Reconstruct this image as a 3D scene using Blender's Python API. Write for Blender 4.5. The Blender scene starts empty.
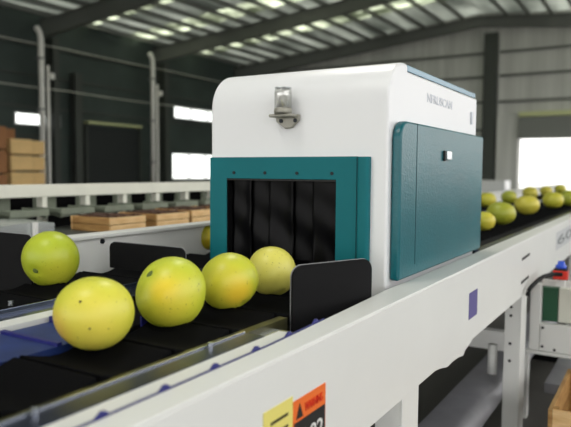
import bpy, bmesh, math, random
from mathutils import Vector, Matrix
random.seed(7)
S = bpy.context.scene
COL = S.collection
PI = math.pi

# ------------------------------------------------------------------ camera frame
F, CX, CY, CAMZ = 625.0, 285.5, 213.5, 1.25
RX = Vector((664-CX, -(174-CY), -F)).normalized()
RY0 = Vector((-750-CX, -(164-CY), -F)).normalized()
RY = (RY0 - RX*RX.dot(RY0)).normalized()
RZ = RX.cross(RY)
ROT = Matrix((RX, RY, RZ))            # camera axes -> world

def at(u, v, axis, val):
    """World point whose plan position was surveyed from the photograph."""
    d = ROT @ Vector((u-CX, -(v-CY), -F))
    c = (0, 0, CAMZ)
    t = (val - c[axis]) / d[axis]
    return Vector((d[0]*t, d[1]*t, CAMZ + d[2]*t))

cam = bpy.data.cameras.new('camera')
cam.sensor_width = 36
cam.lens = F/571*36
cam.clip_start = .02
cam.clip_end = 300
cam.dof.use_dof = True
cam.dof.focus_distance = 1.6
cam.dof.aperture_fstop = 3.4
co = bpy.data.objects.new('camera', cam)
co.matrix_world = Matrix.Translation((0, 0, CAMZ)) @ ROT.to_4x4()
COL.objects.link(co)
S.camera = co

# ------------------------------------------------------------------ materials
def srgb(c):
    return tuple(((x/255)/12.92 if x/255 <= .04045 else (((x/255)+.055)/1.055)**2.4) for x in c) + (1,)

def mat(name, c, rough=.5, metal=0, spec=.5, noise=0, nscale=8, bump=0, bscale=60, coat=0, c2=None, detail=4, stretch=None):
    m = bpy.data.materials.new(name)
    m.use_nodes = True
    nt = m.node_tree
    b = nt.nodes['Principled BSDF']
    b.inputs['Base Color'].default_value = srgb(c)
    b.inputs['Roughness'].default_value = rough
    b.inputs['Metallic'].default_value = metal
    b.inputs['Specular IOR Level'].default_value = spec
    b.inputs['Coat Weight'].default_value = coat
    tc = nt.nodes.new('ShaderNodeTexCoord')
    src = tc.outputs['Object']
    if stretch:
        mp = nt.nodes.new('ShaderNodeMapping')
        mp.inputs['Scale'].default_value = stretch
        nt.links.new(src, mp.inputs[0])
        src = mp.outputs[0]
    if noise or c2:
        n = nt.nodes.new('ShaderNodeTexNoise')
        n.inputs['Scale'].default_value = nscale
        n.inputs['Detail'].default_value = detail
        nt.links.new(src, n.inputs['Vector'])
        r = nt.nodes.new('ShaderNodeValToRGB')
        r.color_ramp.elements[0].position = .3
        r.color_ramp.elements[1].position = .7
        lo = c2 if c2 else tuple(x*(1-noise) for x in c)
        r.color_ramp.elements[0].color = srgb(lo)
        r.color_ramp.elements[1].color = srgb(c)
        nt.links.new(n.outputs['Fac'], r.inputs[0])
        nt.links.new(r.outputs[0], b.inputs['Base Color'])
    if bump:
        n = nt.nodes.new('ShaderNodeTexNoise')
        n.inputs['Scale'].default_value = bscale
        n.inputs['Detail'].default_value = 3
        nt.links.new(src, n.inputs['Vector'])
        bp = nt.nodes.new('ShaderNodeBump')
        bp.inputs['Strength'].default_value = bump
        bp.inputs['Distance'].default_value = .004
        nt.links.new(n.outputs['Fac'], bp.inputs['Height'])
        nt.links.new(bp.outputs[0], b.inputs['Normal'])
    return m

M = {}
M['white'] = mat('white_powder_coat', (226, 227, 224), .38, noise=.02, nscale=3)
M['shell'] = mat('white_housing_paint', (232, 233, 235), .36, noise=.01, nscale=3)
M['teal'] = mat('teal_paint', (8, 108, 116), .5, spec=.22, noise=.05, nscale=6)
M['teal_side'] = mat('teal_hammered_paint', (3, 96, 106), .28, spec=.5, bump=.25, bscale=160, noise=.06, nscale=5)
M['teal_dark'] = mat('teal_groove', (6, 62, 74), .5)
M['lid'] = mat('blue_grey_lid', (96, 132, 150), .25, metal=.3)
M['black'] = mat('black_rubber', (17, 17, 19), .62, spec=.25, noise=.3, nscale=20)
M['tray'] = mat('black_tray_plastic', (13, 13, 15), .85, spec=.04, noise=.3, nscale=9)
M['flap'] = mat('black_flap_board', (17, 17, 19), .7, spec=.18, noise=.15, nscale=15)
M['flap_edge'] = mat('grey_flap_edge', (150, 150, 152), .4)  # pale grey for the thin rim of the flaps
M['curtain'] = mat('black_glossy_vinyl', (6, 6, 8), .3, spec=.1)
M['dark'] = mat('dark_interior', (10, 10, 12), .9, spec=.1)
M['chrome'] = mat('brushed_steel', (112, 120, 142), .22, metal=1, noise=.2, nscale=14, stretch=(1, 12, 12))
M['navysteel'] = mat('reflection_tinted_steel', (62, 70, 98), .3, metal=.85, noise=.2, nscale=14, stretch=(1, 12, 12))  # steel tinted navy in place of its dark reflections
M['steel'] = mat('galvanised_steel', (150, 152, 152), .42, metal=.8, noise=.15, nscale=10)
M['olive'] = mat('olive_reflection_and_print', (86, 84, 52), .35, metal=.4, noise=.4, nscale=14)  # olive holds the fruit's reflection in the metal; also colours print lines
M['bluebelt'] = mat('blue_belt', (26, 52, 118), .5, noise=.2, nscale=12)
M['bluewire'] = mat('navy_strip', (30, 32, 110), .45)
M['green_tray'] = mat('grey_green_tray', (120, 128, 112), .6, noise=.15)
M['beam'] = mat('cream_beam_paint', (214, 214, 202), .5, noise=.04)
M['wood'] = mat('pale_crate_wood', (240, 206, 152), .6, c2=(214, 170, 112), nscale=9, stretch=(1, 1, 9))
M['wood2'] = mat('brown_crate_wood', (190, 150, 92), .65, c2=(150, 108, 58), nscale=9, stretch=(1, 1, 9))
M['produce'] = mat('red_brown_fibre', (92, 62, 46), .8, noise=.4, nscale=30)
M['card'] = mat('cardboard', (226, 190, 130), .8, noise=.08, nscale=3)
M['card_dark'] = mat('brown_cardboard', (150, 104, 66), .85, noise=.12, nscale=2)
M['paintdark'] = mat('dark_column_paint', (62, 66, 62), .6)
M['steelwork'] = mat('grey_roof_steel_paint', (104, 106, 102), .6)
M['pipe'] = mat('pale_pvc_pipe', (246, 244, 238), .4)
M['wall_dark'] = mat('darkened_green_sheet_wall', (62, 74, 70), .7, noise=.2, nscale=.6)  # backlit shade of the far wall is put into this dark colour
M['wall_end'] = mat('grey_sheet_wall', (206, 206, 202), .65, noise=.12, nscale=.7, stretch=(1, 5, .3))
M['roof'] = mat('roof_sheet', (196, 200, 192), .7, c2=(140, 146, 138), nscale=.5, stretch=(1, 1.6, 1))
M['floor'] = mat('concrete_floor', (88, 86, 82), .55, noise=.2, nscale=.8)
M['ground'] = mat('pale_yard_concrete', (200, 200, 192), .9, noise=.05, nscale=.2)
M['door'] = mat('dark_roller_door', (24, 30, 30), .6)
M['strip'] = mat('pale_green_strip', (196, 200, 150), .6)
M['shutter'] = mat('grey_shutter_box', (120, 122, 118), .6)
M['greenbox'] = mat('dark_green_metal', (10, 74, 44), .45)
M['red'] = mat('red_plastic', (214, 44, 24), .4)
M['blue'] = mat('blue_plastic', (40, 80, 200), .35)
M['purple'] = mat('purple_sticker', (84, 76, 140), .45)
M['orange'] = mat('orange_sticker', (232, 110, 38), .5)
M['yellow'] = mat('yellow_sticker', (226, 214, 116), .55)
M['ink'] = mat('black_ink', (22, 22, 20), .6)
M['greyink'] = mat('grey_ink', (150, 156, 166), .6)
M['faintink'] = mat('faint_grey_ink', (208, 212, 220), .5)
M['greyink2'] = mat('dark_grey_ink', (112, 118, 120), .6)
M['silverlabel'] = mat('pale_silver_label', (196, 198, 200), .4)
M['whiteink'] = mat('white_ink', (225, 225, 222), .6)
M['bracket'] = mat('grey_die_cast', (158, 156, 146), .45, metal=.3)
M['screw'] = mat('dark_screw', (30, 34, 38), .4, metal=.6)
M['blemish'] = mat('brown_rind_speck', (112, 100, 44), .7)
M['silver'] = mat('silver_handle', (205, 210, 212), .25, metal=.9)
M['duct'] = mat('grey_duct_sheet', (142, 142, 148), .4, metal=.4, noise=.1)

def glassy(name, tint, gloss=.12, rough=.02):
    m = bpy.data.materials.new(name)
    m.use_nodes = True
    nt = m.node_tree
    nt.nodes.clear()
    o = nt.nodes.new('ShaderNodeOutputMaterial')
    t = nt.nodes.new('ShaderNodeBsdfTransparent')
    t.inputs[0].default_value = tint
    g = nt.nodes.new('ShaderNodeBsdfGlossy')
    g.inputs['Roughness'].default_value = rough
    x = nt.nodes.new('ShaderNodeMixShader')
    x.inputs[0].default_value = gloss
    nt.links.new(t.outputs[0], x.inputs[1])
    nt.links.new(g.outputs[0], x.inputs[2])
    nt.links.new(x.outputs[0], o.inputs[0])
    return m
M['glass'] = glassy('window_glass', (.95, .97, .96, 1), .06)
M['lens'] = glassy('clear_lamp_lens', (.86, .86, .84, 1), .3, .1)

def skylight_mat():
    m = bpy.data.materials.new('translucent_roof_sheet')
    m.use_nodes = True
    nt = m.node_tree
    nt.nodes.clear()
    o = nt.nodes.new('ShaderNodeOutputMaterial')
    t = nt.nodes.new('ShaderNodeBsdfTranslucent')
    tc = nt.nodes.new('ShaderNodeTexCoord')
    n = nt.nodes.new('ShaderNodeTexNoise')
    n.inputs['Scale'].default_value = 1.1
    r = nt.nodes.new('ShaderNodeValToRGB')
    r.color_ramp.elements[0].color = (.2, .22, .17, 1)
    r.color_ramp.elements[1].color = (.78, .82, .7, 1)
    r.color_ramp.elements[0].position = .35
    r.color_ramp.elements[1].position = .65
    nt.links.new(tc.outputs['Object'], n.inputs['Vector'])
    nt.links.new(n.outputs['Fac'], r.inputs[0])
    nt.links.new(r.outputs[0], t.inputs[0])
    nt.links.new(t.outputs[0], o.inputs[0])
    return m
M['skylight'] = skylight_mat()

def roof_mat():
    m = bpy.data.materials.new('thin_roof_sheet')
    m.use_nodes = True
    nt = m.node_tree
    nt.nodes.clear()
    o = nt.nodes.new('ShaderNodeOutputMaterial')
    t = nt.nodes.new('ShaderNodeBsdfTranslucent')
    d = nt.nodes.new('ShaderNodeBsdfDiffuse')
    a = nt.nodes.new('ShaderNodeMixShader')
    a.inputs[0].default_value = .5  # translucent share added so the ceiling glows brighter
    tc = nt.nodes.new('ShaderNodeTexCoord')
    mp = nt.nodes.new('ShaderNodeMapping')
    mp.inputs['Scale'].default_value = (.35, 1.3, 1)
    n = nt.nodes.new('ShaderNodeTexNoise')
    n.inputs['Scale'].default_value = .8
    n.inputs['Detail'].default_value = 5
    r = nt.nodes.new('ShaderNodeValToRGB')
    r.color_ramp.elements[0].color = (.22, .24, .22, 1)
    r.color_ramp.elements[1].color = (.85, .88, .82, 1)
    r.color_ramp.elements[0].position = .3
    r.color_ramp.elements[1].position = .7
    nt.links.new(tc.outputs['Object'], mp.inputs[0])
    nt.links.new(mp.outputs[0], n.inputs['Vector'])
    nt.links.new(n.outputs['Fac'], r.inputs[0])
    nt.links.new(r.outputs[0], t.inputs[0])
    d.inputs[0].default_value = (.5, .52, .5, 1)
    nt.links.new(d.outputs[0], a.inputs[1])
    nt.links.new(t.outputs[0], a.inputs[2])
    nt.links.new(a.outputs[0], o.inputs[0])
    return m
M['roof'] = roof_mat()

def cdir(x, y):
    return (ROT @ Vector((x, y, math.sqrt(max(0, 1-x*x-y*y))))).normalized()

def pomelo_mat(name, green, yellow, pos, spread, blotch=None, bpos=None, br=.35):
    """rind: green mixed to yellow around one cheek of the fruit, faint pores"""
    m = bpy.data.materials.new(name)
    m.use_nodes = True
    nt = m.node_tree
    N, L = nt.nodes, nt.links
    b = N['Principled BSDF']
    b.inputs['Roughness'].default_value = .38
    b.inputs['Specular IOR Level'].default_value = .45
    b.inputs['Subsurface Weight'].default_value = .0
    tc = N.new('ShaderNodeTexCoord')
    def ball(p, r):
        d = N.new('ShaderNodeVectorMath')
        d.operation = 'DISTANCE'
        d.inputs[1].default_value = p
        L.new(tc.outputs['Object'], d.inputs[0])
        mr = N.new('ShaderNodeMapRange')
        mr.interpolation_type = 'SMOOTHSTEP'
        mr.inputs['From Min'].default_value = r*.2
        mr.inputs['From Max'].default_value = r*1.5
        mr.inputs['To Min'].default_value = 1
        mr.inputs['To Max'].default_value = 0
        L.new(d.outputs['Value'], mr.inputs['Value'])
        return mr.outputs[0]
    n = N.new('ShaderNodeTexNoise')
    n.inputs['Scale'].default_value = 22
    n.inputs['Detail'].default_value = 5
    L.new(tc.outputs['Object'], n.inputs['Vector'])
    a = N.new('ShaderNodeMath')
    a.operation = 'MULTIPLY_ADD'
    a.inputs[1].default_value = .7
    L.new(n.outputs['Fac'], a.inputs[0])
    s = N.new('ShaderNodeMath')
    s.operation = 'SUBTRACT'
    s.inputs[1].default_value = .35
    L.new(ball(pos, spread), s.inputs[0])
    L.new(s.outputs[0], a.inputs[2])
    a.use_clamp = True
    mx = N.new('ShaderNodeMix')
    mx.data_type = 'RGBA'
    mx.inputs[6].default_value = srgb(green)
    mx.inputs[7].default_value = srgb(yellow)
    L.new(a.outputs[0], mx.inputs[0])
    out = mx.outputs[2]
    if blotch:
        m2 = N.new('ShaderNodeMix')
        m2.data_type = 'RGBA'
        m2.inputs[7].default_value = srgb(blotch)
        L.new(out, m2.inputs[6])
        L.new(ball(bpos, br), m2.inputs[0])
        out = m2.outputs[2]
    # small dark rind specks
    v = N.new('ShaderNodeTexNoise')
    v.inputs['Scale'].default_value = 120
    v.inputs['Detail'].default_value = 2
    L.new(tc.outputs['Object'], v.inputs['Vector'])
    r = N.new('ShaderNodeValToRGB')
    r.color_ramp.elements[0].position = .22
    r.color_ramp.elements[0].color = (.45, .45, .3, 1)
    r.color_ramp.elements[1].position = .34
    r.color_ramp.elements[1].color = (1, 1, 1, 1)
    L.new(v.outputs['Fac'], r.inputs[0])
    m3 = N.new('ShaderNodeMix')
    m3.data_type = 'RGBA'
    m3.blend_type = 'MULTIPLY'
    m3.inputs[0].default_value = 1
    L.new(out, m3.inputs[6])
    L.new(r.outputs[0], m3.inputs[7])
    L.new(m3.outputs[2], b.inputs['Base Color'])
    vo = N.new('ShaderNodeTexVoronoi')
    vo.inputs['Scale'].default_value = 260
    L.new(tc.outputs['Object'], vo.inputs['Vector'])
    bp = N.new('ShaderNodeBump')
    bp.inputs['Strength'].default_value = .18
    bp.inputs['Distance'].default_value = .001
    L.new(vo.outputs['Distance'], bp.inputs['Height'])
    L.new(bp.outputs[0], b.inputs['Normal'])
    return m

# ------------------------------------------------------------------ mesh builder
class MB:
    def __init__(s):
        s.bm = bmesh.new()
    def hexa(s, p):
        v = [s.bm.verts.new(q) for q in p]
        for f in ((0, 3, 2, 1), (4, 5, 6, 7), (0, 1, 5, 4), (1, 2, 6, 5), (2, 3, 7, 6), (3, 0, 4, 7)):
            s.bm.faces.new([v[i] for i in f])
        return s
    def box(s, x0, x1, y0, y1, z0, z1):
        return s.hexa([(x0, y0, z0), (x1, y0, z0), (x1, y1, z0), (x0, y1, z0),
                       (x0, y0, z1), (x1, y0, z1), (x1, y1, z1), (x0, y1, z1)])
    def prism(s, pts, axis, a, b):
        """pts: 2D outline in the two other axes (in x,y,z order)"""
        def mk(p, c):
            q = list(p)
            q.insert(axis, c)
            return s.bm.verts.new(q)
        va = [mk(p, a) for p in pts]
        vb = [mk(p, b) for p in pts]
        n = len(pts)
        s.bm.faces.new(va)
        s.bm.faces.new(vb[::-1])
        for i in range(n):
            s.bm.faces.new([va[i], vb[i], vb[(i+1) % n], va[(i+1) % n]])
        return s
    def tube(s, path, r, n=14):
        path = [Vector(p) for p in path]
        rings = []
        for i, p in enumerate(path):
            t = (path[min(i+1, len(path)-1)] - path[max(i-1, 0)]).normalized()
            up = Vector((0, 0, 1)) if abs(t.z) < .9 else Vector((1, 0, 0))
            a = t.cross(up).normalized()
            b = t.cross(a)
            rr = r[i] if isinstance(r, (list, tuple)) else r
            rings.append([s.bm.verts.new(p + (a*math.cos(2*PI*k/n) + b*math.sin(2*PI*k/n))*rr) for k in range(n)])
        for i in range(len(rings)-1):
            for k in range(n):
                s.bm.faces.new([rings[i][k], rings[i][(k+1) % n], rings[i+1][(k+1) % n], rings[i+1][k]])
        s.bm.faces.new(rings[0][::-1])
        s.bm.faces.new(rings[-1])
        return s
    def lathe(s, prof, c=(0, 0, 0), n=28):
        rings = []
        for r, z in prof:
            rings.append([s.bm.verts.new((c[0]+r*math.cos(2*PI*k/n), c[1]+r*math.sin(2*PI*k/n), c[2]+z)) for k in range(n)])
        for i in range(len(rings)-1):
            for k in range(n):
                s.bm.faces.new([rings[i][k], rings[i][(k+1) % n], rings[i+1][(k+1) % n], rings[i+1][k]])
        s.bm.faces.new(rings[0][::-1])
        s.bm.faces.new(rings[-1])
        return s
    def build(s, name, m, parent=None, bevel=0, smooth=False, seg=2, local=True):
        bmesh.ops.recalc_face_normals(s.bm, faces=s.bm.faces)
        me = bpy.data.meshes.new(name)
        if parent is not None and local:
            s.bm.transform(Matrix.Translation(-wloc(parent)))
        s.bm.to_mesh(me)
        s.bm.free()
        me.materials.append(m)
        o = bpy.data.objects.new(name, me)
        COL.objects.link(o)
        if parent is not None:
            o.parent = parent
        if smooth:
            for p in me.polygons:
                p.use_smooth = True
        if bevel:
            b = o.modifiers.new('b', 'BEVEL')
            b.width = bevel
            b.segments = seg
            b.limit_method = 'ANGLE'
            b.angle_limit = math.radians(40)
            for p in me.polygons:
                p.use_smooth = True
            w = o.modifiers.new('w', 'WEIGHTED_NORMAL')
        return o

def wloc(o):
    v = Vector(o.location)
    while o.parent:
        o = o.parent
        v += o.location
    return v

def tag(o, label, cat=None, group=None, kind=None):
    o['label'] = label
    if cat: o['category'] = cat
    if group: o['group'] = group
    if kind: o['kind'] = kind
    return o
def thing(name, loc, label, cat, group=None):
    o = bpy.data.objects.new(name, None)
    o.location = loc
    o.empty_display_size = .05
    COL.objects.link(o)
    return tag(o, label, cat, group)
def single(name, mb, m, label, cat, group=None, **k):
    return tag(mb.build(name, m, **k), label, cat, group)
def struct(name, mb, m, label, cat, **k):
    return tag(mb.build(name, m, **k), label, cat, kind='structure')
def copy_tree(o, parent=None):
    c = o.copy()
    COL.objects.link(c)
    c.parent = parent
    for ch in list(o.children):
        copy_tree(ch, c)
    return c
def text_mesh(name, body, m, parent, origin, xdir, zdir, height, width=None, thick=.0006, bold=0):
    cu = bpy.data.curves.new('t', 'FONT')
    cu.body = body
    cu.size = 1
    cu.extrude = .02
    cu.offset = bold
    o = bpy.data.objects.new('t', cu)
    COL.objects.link(o)
    bpy.context.view_layer.update()
    me = bpy.data.meshes.new_from_object(o.evaluated_get(bpy.context.evaluated_depsgraph_get()))
    bpy.data.objects.remove(o)
    xs = [v.co.x for v in me.vertices]; ys = [v.co.y for v in me.vertices]
    x0, x1, y0, y1 = min(xs), max(xs), min(ys), max(ys)
    kz = height/(y1-y0)
    kx = width/(x1-x0) if width else kz
    X = Vector(xdir); Z = Vector(zdir); nrm = X.cross(Z)
    off = Vector(origin) - (wloc(parent) if parent else Vector())
    for v in me.vertices:
        v.co = off + X*((v.co.x-x0)*kx) + Z*((v.co.y-y0)*kz) + nrm*(thick if v.co.z > 0 else -thick)
    me.name = name
    me.materials.clear()
    me.materials.append(m)
    b = bpy.data.objects.new(name, me)
    COL.objects.link(b)
    b.parent = parent
    return b
def rrect(x0, x1, z0, z1, r, n=6, corners=(1, 1, 1, 1)):
    """rounded outline; corners: (x1z1, x0z1, x0z0, x1z0)"""
    pts = []
    for (cx, cz, a, on, px, pz) in ((x1-r, z1-r, 0, corners[0], x1, z1), (x0+r, z1-r, 90, corners[1], x0, z1),
                                    (x0+r, z0+r, 180, corners[2], x0, z0), (x1-r, z0+r, 270, corners[3], x1, z0)):
        if on:
            for k in range(n+1):
                t = math.radians(a + 90*k/n)
                pts.append((cx+r*math.cos(t), cz+r*math.sin(t)))
        else:
            pts.append((px, pz))
    return pts
def holed(mb, axis, p0, p1, a0, a1, z0, z1, holes):
    """wall slab in the plane across <axis>, cut by rectangular holes (a0,a1,z0,z1)"""
    A = sorted({a0, a1} | {h[0] for h in holes} | {h[1] for h in holes})
    Z = sorted({z0, z1} | {h[2] for h in holes} | {h[3] for h in holes})
    for i in range(len(A)-1):
        for j in range(len(Z)-1):
            ca, cz = (A[i]+A[i+1])/2, (Z[j]+Z[j+1])/2
            if any(h[0] < ca < h[1] and h[2] < cz < h[3] for h in holes):
                continue
            if axis == 1: mb.box(A[i], A[i+1], p0, p1, Z[j], Z[j+1])
            else: mb.box(p0, p1, A[i], A[i+1], Z[j], Z[j+1])
    return mb

# ------------------------------------------------------------------ the hall
XE, YL, YR, XN = 28.0, 20.0, -6.0, -7.0       # end wall, left wall, open right side, open near side
RIDGE_Y, EAVE, RIDGE = 7.0, 6.95, 8.15        # underside of the roof sheets
def roof_z(y):
    return RIDGE - (RIDGE-EAVE)*abs(y-RIDGE_Y)/13.0

struct('floor', MB().box(XN, XE+.2, YR, YL+.2, -.1, 0), M['floor'], 'grey concrete floor of the packing hall', 'floor')
struct('ground', MB().box(-60, 90, -60, 90, -.3, -.101), M['ground'], 'pale concrete yard outside the hall', 'ground')

wins = [(at(14, 112, 1, YL).x, 16.3, 2.86, 3.34), (22.8, 26.6, 3.72, 4.36), (22.65, 26.6, .80, 2.10)]
struct('wall_left', holed(MB(), 1, YL, YL+.15, XN, XE+.2, 0, EAVE+.05, wins), M['wall_dark'],
       'green sheet metal wall along the far side, colour darkened for its backlit shade', 'wall')
for i, (a, b, c, d) in enumerate(wins):
    fr = MB()
    t = .05
    fr.box(a, b, YL-.02, YL+.08, c, c+t).box(a, b, YL-.02, YL+.08, d-t, d).box(a, a+t, YL-.02, YL+.08, c+t, d-t).box(b-t, b, YL-.02, YL+.08, c+t, d-t)
    k = 1
    while a + k*1.3 < b - .3:
        fr.box(a+k*1.3-.02, a+k*1.3+.02, YL, YL+.06, c+t, d-t)
        k += 1
    w = struct('window_%d' % (i+1), fr, M['steel'],
               ('short bright window above the cardboard stack', 'high bright strip window beside the scanner top', 'low bright window beside the scanner')[i], 'window')
    MB().box(a+t, b-t, YL+.02, YL+.03, c+t, d-t).build('pane', M['glass'], w)
# end wall with its big door opening
OY0, OY1, OZ = .2, 5.3, 2.69
struct('wall_end', holed(MB(), 0, XE, XE+.15, YR, YL, 0, EAVE+.05, [(OY0, OY1, 0, OZ)]).prism(
       [(YR, EAVE+.05), (YL, EAVE+.05), (RIDGE_Y, RIDGE+.05)], 0, XE, XE+.15), M['wall_end'], 'grey ribbed gable wall at the end of the hall', 'wall')
struct('wall_right_added', MB().box(XN, XE, YR-.15, YR, 0, 1.1), M['wall_dark'], 'unseen low dark wall added along the open right side to darken reflections', 'wall')  # low wall added for darker reflections in the scanner's side door
struct('wall_near_added', holed(MB(), 0, XN-.15, XN, YR, YL, 0, EAVE+.05, [(-5, 12, 0, 3.6)]), M['wall_end'], 'unseen grey gable wall with wide doorway, added behind the camera to limit front light', 'wall')  # wall added to cut the light on the scanner front
# roof sheets
SKY = [(16.6, 17.7), (19.6, 20.9), (23.2, 24.9)]
def roofstrip(mb, x0, x1, side):
    if side: y0, z0, y1, z1 = RIDGE_Y, RIDGE, YL+.3, roof_z(YL+.3)
    else: y0, z0, y1, z1 = YR-.6, roof_z(YR-.6), RIDGE_Y, RIDGE
    mb.hexa([(x0, y0, z0), (x1, y0, z0), (x1, y1, z1), (x0, y1, z1), (x0, y0, z0+.04), (x1, y0, z0+.04), (x1, y1, z1+.04), (x0, y1, z1+.04)])
rf = MB()
xs = [XN] + [q for p in SKY for q in p] + [XE+.3]
for i in range(0, len(xs), 2):
    for sd in (0, 1):
        roofstrip(rf, xs[i], xs[i+1], sd)
struct('ceiling', rf, M['roof'], 'pale sheet roof of the hall, translucency added to brighten the ceiling', 'ceiling')
for i, (a, b) in enumerate(SKY):
    mb = MB()
    for sd in (0, 1): roofstrip(mb, a, b, sd)
    struct('trim_%d' % (i+1), mb, M['skylight'], 'translucent pale skylight strip across the roof', 'skylight')

# frames: columns, rafters
labels = {9.5: None, 15.5: ('left', 'dark steel column behind the left downpipe'), 21.5: ('right', 'dark steel column behind the right downpipe')}
RB = .62
def rafter(x, nm, lab):
    mb = MB()
    w, f = .03, .10
    for (y0, y1) in ((YR, RIDGE_Y), (RIDGE_Y, YL)):
        a, b = roof_z(y0)-.2, roof_z(y1)-.2
        da = .62 if y0 in (YR,) else .42
        db = .62 if y1 == YL else .42
        def q(xa, xb, lo0, hi0, lo1, hi1):
            mb.hexa([(xa, y0, lo0), (xb, y0, lo0), (xb, y1, lo1), (xa, y1, lo1), (xa, y0, hi0), (xb, y0, hi0), (xb, y1, hi1), (xa, y1, hi1)])
        q(x-w, x+w, a-da, a, b-db, b)
        q(x-f, x+f, a-.02, a, b-.02, b)
        q(x-f, x+f, a-da-.02, a-da, b-db-.02, b-db)
    return single(nm, mb, M['steelwork'], lab, 'roof beam', 'sloping roof beams')
rafter(9.5, 'roof_beam', 'grey sloping steel roof beam above the frame, nearest the scanner')
rafter(15.5, 'roof_beam', 'grey sloping steel roof beam springing from the left downpipe column')
rafter(21.5, 'roof_beam', 'grey sloping steel roof beam springing from the right downpipe column')
rafter(27.7, 'roof_beam', 'grey sloping steel roof beam against the end wall')
def ibeam(mb, x, y, z0, z1, d=.3, w=.2):
    mb.box(x-w/2, x+w/2, y-d/2, y-d/2+.02, z0, z1).box(x-w/2, x+w/2, y+d/2-.02, y+d/2, z0, z1).box(x-.012, x+.012, y-d/2+.02, y+d/2-.02, z0, z1)
    return mb
for x, lab in ((15.5, 'dark steel column behind the left pale downpipe'), (21.5, 'dark steel column behind the right pale downpipe')):
    single('steel_column', ibeam(MB(), x+.12, YL-.4, 0, roof_z(YL)-.85, .5, .26), M['paintdark'], lab, 'column', 'wall columns')
    yy = YL-.85
    x0c = x
    x = at(43.5 if x < 16 else 153.5, 178, 1, yy).x
    pts = [(x-.20, yy, 6.25), (x-.12, yy, 6.2), (x-.04, yy, 6.08), (x, yy, 5.9), (x, yy, 0.0)]
    t = thing('downpipe', (x, yy, 0), 'pale drainpipe with bent top, ' + ('nearest the cardboard boxes' if x0c < 16 else 'right one beside the dark roller door'), 'pipe', 'wall downpipes')
    MB().tube(pts, .10).build('pipe', M['pipe'], t, smooth=True)
    for z in (1.6, 3.4, 5.2):
        MB().box(x-.1, x+.1, yy-.1, yy+.2, z-.03, z+.03).build('pipe_clamp', M['steel'], t)
    # conduit and lamp bits at the column
    single('conduit', MB().tube([(x+.28, yy, 0), (x+.28, yy, 5.0)], .05), M['pipe'],
           'thin pale conduit right of the ' + ('left' if x0c < 16 else 'right') + ' downpipe', 'pipe', 'wall conduits')
    single('wall_lamp', MB().box(x+.26, x+.42, yy-.18, yy-.04, 4.5, 4.72), M['pipe'],
           'small pale lamp fitting on the ' + ('left' if x0c < 16 else 'right') + ' conduit', 'lamp', 'small wall lamps')
single('steel_column', ibeam(MB(), 16.85, YL-.25, 0, 5.0, .3, .34), M['paintdark'], 'short dark column right of the left downpipe', 'column', 'wall columns')
single('steel_column', MB().box(XE-.35, XE-.02, 6.27, 6.82, 0, 7.2), M['paintdark'], 'dark steel column on the end wall behind the scanner', 'column')
# purlins
y = YR+.3
while y < YL-.2:
    if abs(y-RIDGE_Y) > .1:
        h = .09 if abs(y-RIDGE_Y) < .7 else .07
        z = roof_z(y)
        single('roof_purlin', MB().box(8.0, XE-.02, y-h/2, y+h/2, z-.19, z-.012), M['steelwork'],
               'thin dark steel roof purlin running along the hall under the roof sheets', 'purlin', 'roof purlins')
    y += .9
for z in (3.1, 4.3, 5.4, 6.4):
    single('wall_rail', MB().box(XE-.1, XE-.005, YR if z > 3.5 else OY1+.06, 6.2, z-.05, z+.05), M['steelwork'],
           'dark horizontal rail on the end wall, %s, right of the column' % {3.1: 'lowest', 4.3: 'second from bottom', 5.4: 'third from bottom', 6.4: 'highest'}[z], 'wall rail', 'end wall rails')
    single('wall_rail', MB().box(XE-.1, XE-.005, 6.9, YL-.3, z-.05, z+.05), M['steelwork'],
           'dark horizontal rail on the end wall, %s, left of the column' % {3.1: 'lowest', 4.3: 'second from bottom', 5.4: 'third from bottom', 6.4: 'highest'}[z], 'wall rail', 'end wall rails')
for z in (2.5, 3.55, 4.7, 5.8):
    single('wall_rail', MB().box(8, XE-.4, YL-.06, YL-.005, z-.04, z+.04) if z != 2.5 else MB().box(8, 17.2, YL-.06, YL-.005, z-.04, z+.04), M['paintdark'],
           'dark horizontal rail on the far side wall, %s' % {2.5: 'lowest', 3.55: 'just above the short window', 4.7: 'second from top', 5.8: 'topmost'}[z], 'wall rail', 'side wall rails')
# dark roller door
t = thing('roller_door', (18.9, YL-.1, 0), 'dark closed roller door with pale strip along its top', 'roller door')
MB().box(17.4, 20.4, YL-.12, YL-.02, 0, 3.0).build('shutter', M['door'], t)
MB().box(17.4, 20.4, YL-.3, YL-.02, 3.1, 3.2).build('top_strip', M['strip'], t)
MB().box(17.35, 17.45, YL-.2, YL-.02, 0, 3.1).build('guide', M['paintdark'], t)
MB().box(20.35, 20.45, YL-.2, YL-.02, 0, 3.1).build('guide', M['paintdark'], t)
# end wall door gear
t = thing('shutter_box', (XE-.2, 3, OZ), 'grey shutter box with pale green top strip above the bright doorway', 'shutter')
MB().box(XE-.4, XE-.0005, OY0-.1, OY1, OZ, 3.58).build('casing', M['shutter'], t)
MB().box(XE-.42, XE-.02, OY0-.1, OY1, 3.6, 3.8).build('top_strip', M['strip'], t)
single('door_post', MB().box(XE-.3, XE-.02, OY1+.02, 6.2, 0, 3.7), M['wall_end'], 'pale grey panel post left of the bright doorway', 'post')
single('low_cabinet', MB().box(XE-2.6, XE-1.6, 5.3, 7.4, 0, .95), M['shell'], 'low pale cabinet by the end wall left of doorway', 'cabinet', bevel=.03)
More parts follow.
